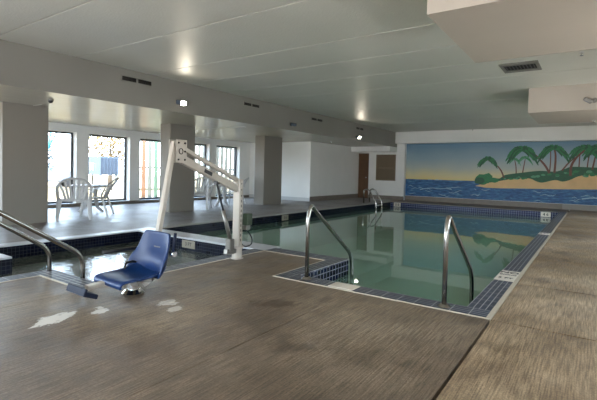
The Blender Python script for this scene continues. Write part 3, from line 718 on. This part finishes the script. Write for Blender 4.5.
# ------------------------------------------------------------------ pool lift
lf = thing('pool_lift', 'white pool access lift with navy blue seat beside the spa', 'pool lift', (-3.89, 4.25, 0))
O = lf.location
rel = lambda p: V(p)-O
post_rot = math.atan2(-1.17, .16)     # direction of the arm in plan
dirv = V((.16, -1.17, 0)).normalized(); side = V((-dirv.y, dirv.x, 0))
Rz = Matrix((dirv, side, V((0, 0, 1)))).transposed()
bm = nb(); sweep(bm, [(0, 0, .15), (0, 0, 1.06)], .044, .052, up=dirv, square=True); o = obj('mast', bm, M['lift_white'], lf); bevel(o, .008)
bm = nb()
for k in range(9): obox(bm, dirv*0+side*.0532*1+V((0, 0, .25+k*.065)), .012, .004, .036, Rz)
for k in range(9): obox(bm, -dirv*0-side*.0532+V((0, 0, .25+k*.065)), .012, .004, .036, Rz)
for k in range(3):
    for s in (-1, 1): obox(bm, side*s*.0532+V((0, 0, .84+k*.08)), .016, .006, .016, Rz)
m_ = obj('mast_slots', bm, M['black'], lf)
bm = nb(); disc(bm, (0, 0, 0), .07, .14, 'Z', 24, .065); disc(bm, (0, 0, .14), .085, .03, 'Z', 24); disc(bm, (0, 0, .0), .085, .012, 'Z', 24); obj('base_sleeve', bm, M['lift_white'], lf)
piv = rel((-3.73, 3.10, 1.37)); mt = V((0, 0, 1.0))
b0 = V((0, 0, .93))+dirv*.02; b1 = piv+V((0, 0, -.07))-dirv*.02
bm = nb(); sweep(bm, [b0, b1], .047, .03, up=(0, 0, 1), square=True); o = obj('lower_arm', bm, M['lift_white'], lf); bevel(o, .01)
mid = b0.lerp(b1, .58)
Ra = Matrix(((b1-b0).normalized(), side, (b1-b0).normalized().cross(side))).transposed()
bm = nb(); obox(bm, mid+side*.0305, .15, .003, .045, Ra); obox(bm, mid-side*.0305, .15, .003, .045, Ra); badge = obj('name_badge', bm, M['black'], o); badge['label'] = 'dark badge with worn lettering'
bm = nb(); sweep(bm, [V((0, 0, 1.04))-side*.0, piv+V((0, 0, .06))], .024, .024, up=(0, 0, 1), square=True); o = obj('upper_arm', bm, M['lift_white'], lf); bevel(o, .006)
bm = nb()
for s in (-1, 1): obox(bm, piv+side*s*.048+V((0, 0, -.0)), .17, .008, .25, Rz)
o = obj('pivot_plate', bm, M['lift_white'], lf); bevel(o, .01)
pp = o
for s in (-1, 1):
    for a, b_ in ((-.05, .09), (.05, .09), (-.05, -.09), (.05, -.09), (-.05, 0)):
        bm = nb(); sweep(bm, [piv+dirv*a+V((0, 0, b_))+side*s*.05, piv+dirv*a+V((0, 0, b_))+side*s*.062], .010, seg=8); obj('bolt', bm, M['black'], pp)
    ring = [piv+dirv*(.01+.030*math.cos(q*PI/8))+V((0, 0, .030*math.sin(q*PI/8)))+side*s*.054 for q in range(17)]
    bm = nb(); sweep(bm, ring, .004, seg=6, cap=False); obj('pivot_ring', bm, M['black'], pp)
hb = rel((-3.66, 2.80, .40))
bm = nb(); sweep(bm, [piv+dirv*.06+V((0, 0, .10)), hb+dirv*.02, rel((-3.58, 2.72, .12)), rel((-3.45, 2.50, .09))], .027, .024, up=dirv, square=True); o = obj('hanger', bm, M['lift_white'], lf); bevel(o, .006)
# actuator
a0 = V((0, 0, 0))+b0.lerp(b1, .40)+V((0, 0, -.07)); a1 = V((0, 0, .20))+dirv*.13
bm = nb(); sweep(bm, [a0, a0.lerp(a1, .45)], .014, seg=12); ac = obj('actuator', bm, M['black'], lf)
bm = nb(); sweep(bm, [a0.lerp(a1, .42), a1], .026, seg=12); obj('cylinder_body', bm, M['grey_metal'], ac)
bm = nb(); obox(bm, a1+dirv*.035+V((0, 0, .0)), .10, .085, .17, Rz); o = obj('motor_box', bm, M['grey_metal'], ac); bevel(o, .015)
bm = nb(); sweep(bm, [a1+V((0, 0, -.07))+dirv*.13, a1+V((0, 0, -.09)), V((0, 0, .12))], .032, .03, square=True); o = obj('lower_bracket', bm, M['grey_metal'], lf); bevel(o, .006)
bm = nb(); obox(bm, a0+V((0, 0, .02)), .06, .05, .06, Rz); o = obj('actuator_clevis', bm, M['black'], lf)
bm = nb(); obox(bm, (.06, .13, .52), .09, .10, .16, None); o = obj('control_box', bm, M['green_box'], lf); bevel(o, .01); o['label'] = 'small green control box on the mast'
bm = nb(); obox(bm, (.04, .11, .41), .10, .09, .06, None); o2 = obj('control_shelf', bm, M['grey_metal'], lf)
bm = nb(); sweep(bm, rounded([(.05, .12, .38), (.12, .16, .28), (.14, .14, .18), (.06, .08, .15), (.02, .05, .2)], .06, 6), .009, seg=8); obj('cable', bm, M['black'], lf)
# seat: built facing local -Y with centre at seat middle, then turned a little
sc = V((-3.56, 2.46, 0)); srot = Euler((0, 0, math.radians(-2)))
SR = srot.to_matrix()
def sp(p): return rel(sc+SR @ V(p))
def shell(profile, widths, edge, th, name, m, parent, nu=17):
    bm = nb(); rows = []
    for (y, z, ny, nz), w, e in zip(profile, widths, edge):
        row = []
        for i in range(nu):
            u = -1+2*i/(nu-1); k = abs(u)**3.2*e
            row.append(bm.verts.new(sp((u*w, y+ny*k, z+nz*k))))
        rows.append(row)
    for a, b in zip(rows[:-1], rows[1:]):
        for i in range(nu-1): bm.faces.new((a[i], a[i+1], b[i+1], b[i]))
    o = obj(name, bm, m, parent, smooth=True)
    s = o.modifiers.new('thick', 'SOLIDIFY'); s.thickness = th; s.offset = -1
    s = o.modifiers.new('sub', 'SUBSURF'); s.levels = 1; s.render_levels = 2
    return o
seatprof = [(-.27, .105, 0, 1), (-.285, .13, 0, 1), (-.275, .165, 0, 1), (-.22, .182, 0, 1), (-.1, .172, 0, 1), (.03, .162, 0, 1), (.13, .165, 0, 1), (.19, .185, 0, 1)]
seatw = [.21, .225, .23, .235, .24, .24, .235, .225]
shell(seatprof, seatw, [-.01, 0, .0, .004, .012, .03, .05, .07], .028, 'seat', M['blue_plastic'], lf)
backprof = [(.13, .14, -1, .2), (.19, .165, -1, .2), (.235, .22, -1, .15), (.248, .29, -1, .1), (.250, .37, -1, 0), (.252, .46, -1, 0), (.254, .53, -1, 0), (.255, .553, -1, 0)]
bw = [.235, .26, .27, .265, .24, .225, .21, .185]
bk = shell(backprof, bw, [.05, .11, .14, .13, .07, .04, .02, .01], .026, 'backrest', M['blue_plastic'], lf)
bm = nb(); sweep(bm, [sp((-.10, .262, .40)), sp((.10, .262, .40))], .006, .012, up=(0, 0, 1), square=True); o = obj('belt_slot', bm, M['grey_metal'], bk); o['label'] = 'pale seat belt slot'
for s in (-1, 1):
    y1 = -.10 if s < 0 else .20
    if s < 0:
        bm = nb(); sweep(bm, [sp((s*.27, .25, .36)), sp((s*.27, .02, .365)), sp((s*.27, -.16, .36))], .018, .02, up=(0, 0, 1)); o = obj('armrest', bm, M['black'], lf)
    else:
        bm = nb(); sweep(bm, [sp((s*.25, .25, .36)), sp((s*.26, .26, .48)), sp((s*.26, .27, .62-.06))], .014, .016, up=(0, 1, 0)); o = obj('armrest', bm, M['blue_dark'], lf); o['label'] = 'near armrest folded up'
    bm = nb(); sweep(bm, [sp((s*.235, .25, .36)), sp((s*.285, .25, .36))], .026, seg=14); obj('armrest_hinge', bm, M['chrome'] if s > 0 else M['black'], o)
bm = nb(); disc(bm, sp((.02, -.02, 0.004)), .10, .035, 'Z', 20, .07); disc(bm, sp((.02, -.02, .04)), .05, .10, 'Z', 16); obj('swivel_base', bm, M['chrome'], lf)
bm = nb(); sweep(bm, [sp((-.15, -.15, .125)), sp((.15, .1, .125))], .02, .03, up=(0, 0, 1), square=True); sweep(bm, [sp((.15, -.1, .125)), sp((-.1, .15, .125))], .02, .03, up=(0, 0, 1), square=True); obj('seat_bracket', bm, M['grey_metal'], lf)
bm = nb(); sweep(bm, [sp((-.20, .02, .19)), sp((-.23, .06, .235)), sp((-.23, .13, .24)), sp((-.22, .18, .22))], .012, seg=8); obj('seat_belt', bm, M['black'], lf)
# footrest
fc = rel((-3.62, 1.99, .085))
bm = nb(); R = Euler((math.radians(-22), 0, math.radians(-2))).to_matrix(); obox(bm, fc, .31, .13, .04, R); obox(bm, fc+R @ V((0, -.055, .02)), .31, .025, .05, R); ft = obj('footrest', bm, M['blue_dark'], lf); bevel(ft, .008)
bm = nb(); sweep(bm, [fc+V((.0, .04, .035)), sp((-.05, -.16, .13))], .02, .03, up=(0, 0, 1), square=True); o = obj('footrest_strut', bm, M['lift_white'], ft)

# ------------------------------------------------------------------ patio chairs and tables
WP = M['white_plastic']
def make_chair(label, loc, rz):
    t = thing('patio_chair', label, 'chair', loc, rz, None)
    bm = nb(); n = 9; rows = []
    for j in range(8):
        y = -.22+.46*j/7; w = .20+.035*j/7
        rows.append([bm.verts.new((-w+2*w*i/(n-1), y, .42+.022*abs(-1+2*i/(n-1))**2-(.02 if j == 7 else 0)+(.02 if j == 0 else 0))) for i in range(n)])
    for a, b in zip(rows[:-1], rows[1:]):
        for i in range(n-1): bm.faces.new((a[i], a[i+1], b[i+1], b[i]))
    o = obj('seat', bm, WP, t, smooth=True); s = o.modifiers.new('t', 'SOLIDIFY'); s.thickness = .02
    bm = nb()
    def bp(x, h): return (x, -.21-.26*h*h*.5-.16*h+.10*(x/.28)**2*.5, .42+h*.50)      # point on the leaning curved back
    arch = [bp(-.25, 0), bp(-.275, .25), bp(-.28, .5)]+[bp(-.28*math.cos(q*PI/12), .55+.45*math.sin(q*PI/12)) for q in range(0, 13)]+[bp(.28, .5), bp(.275, .25), bp(.25, 0)]
    sweep(bm, arch, .024, .010, up=(1, 0, 0), square=True)
    sweep(bm, [bp(-.24, .04), bp(0, .02), bp(.24, .04)], .03, .010, up=(0, 0, 1), square=True)
    for k in range(7):
        a = (k-3)/3; top = 1.0-.11*a*a*1.6
        sweep(bm, [bp(a*.14, .03), bp(a*.175, .35), bp(a*.235, top*.9 if abs(a) > .8 else top*.96)], .021, .006, up=(1, 0, 0), square=True)
    obj('backrest', bm, WP, t)
    for s in (-1, 1):
        bm = nb(); sweep(bm, rounded([(s*.275, -.31, .62), (s*.30, -.08, .655), (s*.30, .16, .64), (s*.29, .21, .60)], .05, 4), .032, .010, up=(1, 0, 0), square=True); obj('armrest', bm, WP, t)
        bm = nb(); sweep(bm, [(s*.29, .20, .62), (s*.275, .22, .40), (s*.30, .26, 0)], [.026, .028, .020], [.018, .018, .014], up=(1, 0, 0), square=True); obj('leg', bm, WP, t)
        bm = nb(); sweep(bm, [(s*.23, -.20, .43), (s*.245, -.26, .25), (s*.27, -.34, 0)], [.030, .026, .020], [.018, .018, .014], up=(1, 0, 0), square=True); obj('leg', bm, WP, t)
    return t
def make_table(label, loc, rz):
    t = thing('patio_table', label, 'table', loc, rz)
    bm = nb(); disc(bm, (0, 0, .69), .45, .025, 'Z', 40, .45); disc(bm, (0, 0, .66), .41, .03, 'Z', 40, .43); o = obj('tabletop', bm, WP, t)
    for k in range(4):
        a = PI/4+k*PI/2; c, s = math.cos(a), math.sin(a)
        bm = nb(); sweep(bm, [(c*.12, s*.12, .67), (c*.10, s*.10, .4), (c*.16, s*.16, .12), (c*.30, s*.30, 0)], [.05, .045, .04, .025], [.02, .02, .02, .02], up=(c, s, 0), square=True); obj('leg', bm, WP, t)
    return t
ch = make_chair('white resin chair seen from behind, left of the patio table by the nearest column', (-9.60, 5.08, 0), math.radians(62))
ch.scale = (1.18, 1.0, 1.0)
copy_thing(ch, (-9.95, 5.80, 0), math.radians(136), 'white resin chair seen side-on, right of the near patio table', None)
tb = make_table('round white resin table between the two near patio chairs', (-10.75, 6.12, 0), .3)
copy_thing(tb, (-9.85, 9.98, 0), .8, 'small white table seen behind the lift mast', None)
copy_thing(ch, (-9.75, 8.9, 0), math.radians(-150), 'white resin chair beside the middle column, seen under the lift arm', None)
copy_thing(ch, (-10.2, 10.93, 0), math.radians(120), 'white resin chair right of the lift mast by the window wall', None)

# ------------------------------------------------------------------ outside
boxes('ground_outside', [(-60, XW-.25, -40, 60, -.3, -.14)], M['grass'], 'sunlit dry grass outside the windows')
def fence(label, x, y0, y1, h):
    t = thing('slat_fence', label, 'fence', (x, y0, -.14))
    n = int((y1-y0)/.30)
    for k in range(n):
        bm = nb(); y = k*.30
        box(bm, -.02, .02, y, y+.17, .10, h)
        m = M['fence_o'] if k == 2 else (M['fence_g'] if k == 4 else M['fence_w'])
        o = obj('fence_board', bm, m, t)
        if k in (2, 4): o['label'] = 'orange board' if k == 2 else 'pale green board'
    bm = nb(); 
    for z in (.4, 1.3, h-.2): box(bm, -.06, -.02, 0, y1-y0, z, z+.08)
    obj('fence_rail', bm, M['fence_w'], t)
fence('pale vertical slat fence outside the farther windows', -15.2, 10.2, 19.5, 2.6)
t = thing('utility_shed', 'blue-grey slatted equipment box outside the second window', 'shed', (-19.5, 11.55, -.14))
bm = nb(); box(bm, -.8, .8, -.46, .46, .95, 1.80); obj('body', bm, M['shed'], t)
bm = nb()
for k in range(5): box(bm, .8, .82, -.42+k*.17, -.32+k*.17, 1.0, 1.74)
obj('louvres', bm, M['shed_dark'], t)
bm = nb()
for sx in (-.7, .7):
    for sy in (-.4, .4): box(bm, sx-.05, sx+.05, sy-.05, sy+.05, 0, .95)
obj('legs', bm, M['pole'], t)
t = thing('light_pole', 'thin dark pole outside the second window', 'pole', (-20.5, 11.75, -.14))
bm = nb(); sweep(bm, [(0, 0, 0), (0, 0, 6)], .05, seg=8); obj('shaft', bm, M['pole'], t)
bm = nb(); sweep(bm, [(0, 0, 5.9), (.5, 0, 6.1)], .05, seg=8); obj('lamp_arm', bm, M['pole'], t)
def tree(label, loc, h, r, m, n, seed):
    t = thing('tree', label, 'tree', loc)
    rnd = random.Random(seed)
    bm = nb(); sweep(bm, [(0, 0, 0), (.05, .03, h*.4), (0, 0, h*.8)], [.14, .10, .03], seg=8)
    for k in range(6):
        a = rnd.random()*6.28; sweep(bm, [(0, 0, h*.4), (r*.6*math.cos(a), r*.6*math.sin(a), h*.75)], [.05, .015], seg=6)
    obj('trunk', bm, M['bark'], t)
    bm = nb()
    for k in range(n):
        d = V((rnd.gauss(0, 1), rnd.gauss(0, 1), rnd.gauss(0, 1))).normalized()*r*rnd.random()**.4
        c = V((0, 0, h*.72))+V((d.x, d.y, d.z*.85)); u = V((rnd.gauss(0, 1), rnd.gauss(0, 1), rnd.gauss(0, 1))).normalized(); w = u.cross(V((0.3, .5, .8))).normalized(); s = .11
        bm.faces.new([bm.verts.new(c+u*s), bm.verts.new(c+w*s*.6), bm.verts.new(c-u*s), bm.verts.new(c-w*s*.6)])
    obj('foliage', bm, m, t)
tree('yellow-leaved tree outside the second window', (-23, 14.2, -.14), 3.6, 1.7, M['leaf_y'], 1500, 3)
tree('pale grey-green tree outside the first window', (-24, 10.6, -.14), 2.6, 1.2, M['leaf_b'], 900, 4)
tree('pale grey-green shrub tree outside, left part of the first window', (-21, 8.2, -.14), 2.1, 1.0, M['leaf_b'], 700, 6)
t = thing('slanted_beam', 'slanted pale cyan metal brace outside the first window', 'brace', (-16.2, 7.2, -.14))
bm = nb(); sweep(bm, [(0, 0, 0), (0, .7, 3.6)], .05, seg=8); sweep(bm, [(0, 1.2, 3.6), (0, .35, 1.8)], .03, seg=8); obj('brace', bm, M['cyan'], t)
def car(loc, rz, label):
    t = thing('parked_car', label, 'car', loc, rz)
    bm = nb(); prof = [(-2.1, .35), (-2.1, .8), (-1.4, .95), (-.8, 1.4), (.7, 1.42), (1.3, 1.0), (2.0, .9), (2.1, .35)]
    a = [bm.verts.new((x, -.85, z)) for x, z in prof]; b = [bm.verts.new((x, .85, z)) for x, z in prof]
    for i in range(len(prof)): j = (i+1) % len(prof); bm.faces.new((a[i], a[j], b[j], b[i]))
    bm.faces.new(a[::-1]); bm.faces.new(b); o = obj('body', bm, M['car'], t); bevel(o, .08, 3)
    for x in (-1.3, 1.3):
        for s in (-1, 1):
            bm = nb(); disc(bm, (x, s*.70, .32), .32, .2*s, 'Y', 20); obj('wheel', bm, M['black'], t)
    bm = nb(); 
    for s in (-1, 1): box(bm, -.75, .65, s*.86-.005, s*.86+.005, 1.0, 1.33)
    obj('window_glass', bm, M['glass_dark'], t)
car((-28, 12.9, -.14), 1.3, 'silver car parked far outside the first window')

# ------------------------------------------------------------------ light
w = bpy.data.worlds.new('sky'); bpy.context.scene.world = w; w.use_nodes = True; nt = w.node_tree
bg = nt.nodes['Background']; tc = N(nt, 'ShaderNodeTexCoord'); sp_ = N(nt, 'ShaderNodeSeparateXYZ'); L(nt, tc.outputs['Generated'], sp_.inputs[0])
r = ramp(nt, [(.0, (.62, .60, .55, 1)), (.49, (.74, .76, .80, 1)), (.54, (.74, .88, 1.0, 1)), (1, (.40, .62, 1.0, 1))])
mr = N(nt, 'ShaderNodeMapRange'); mr.inputs['From Min'].default_value = -1; L(nt, sp_.outputs['Z'], mr.inputs['Value']); L(nt, mr.outputs[0], r.inputs['Fac'])
L(nt, r.outputs['Color'], bg.inputs['Color']); bg.inputs['Strength'].default_value = 15.0
s = bpy.data.lights.new('sun', 'SUN'); s.energy = 18; s.color = (1, .93, .80); s.angle = .01
so_ = bpy.data.objects.new('sun', s); C.objects.link(so_); so_.rotation_euler = V((-.45, .6, -.6)).to_track_quat('-Z', 'Y').to_euler()
def portal(loc, sx, sy, direction):
    l = bpy.data.lights.new('window_portal', 'AREA'); l.shape = 'RECTANGLE'; l.size = sx; l.size_y = sy; l.cycles.is_portal = True
    o = bpy.data.objects.new('window_portal', l); C.objects.link(o); o.location = loc; o.rotation_euler = V(direction).to_track_quat('-Z', 'Z').to_euler()
for a, b in ops: portal((XW-.26, (a+b)/2, (zb+zt)/2), b-a, zt-zb, (1, 0, 0))
for a, b in ro: portal((XRW+.21, (a+b)/2, (RZ0+RZ1)/2), b-a, RZ1-RZ0, (-1, 0, 0))
for a, b in bo: portal(((a+b)/2, YBK-.21, (BZ+.15)/2), b-a, BZ-.15, (0, 1, 0))

# ------------------------------------------------------------------ camera
yaw, pitch, roll = .6016, .0282, .0236
fw = V((-math.sin(yaw)*math.cos(pitch), math.cos(yaw)*math.cos(pitch), -math.sin(pitch)))
rt = V((math.cos(yaw), math.sin(yaw), 0)); up = rt.cross(fw)
rr = rt*math.cos(roll)+up*math.sin(roll); uu = -rt*math.sin(roll)+up*math.cos(roll)
cam = bpy.data.cameras.new('camera'); cam.sensor_width = 36; cam.lens = 427.93/597*36; cam.shift_y = -16.3/597; cam.clip_start = .05; cam.clip_end = 300
co = bpy.data.objects.new('camera', cam); C.objects.link(co)
mw = Matrix((rr, uu, -fw)).transposed().to_4x4(); mw.translation = V((0, 0, 1.18)); co.matrix_world = mw
S = bpy.context.scene; S.camera = co
S.view_settings.view_transform = 'Standard'; S.view_settings.look = 'None'; S.view_settings.gamma = 1; S.view_settings.exposure = 0.55
S.view_settings.use_curve_mapping = False
S.cycles.use_denoising = True; S.cycles.max_bounces = 10; S.cycles.diffuse_bounces = 6; S.cycles.glossy_bounces = 4; S.cycles.transparent_max_bounces = 12
S.cycles.sample_clamp_indirect = 8; S.cycles.caustics_reflective = False; S.cycles.caustics_refractive = False
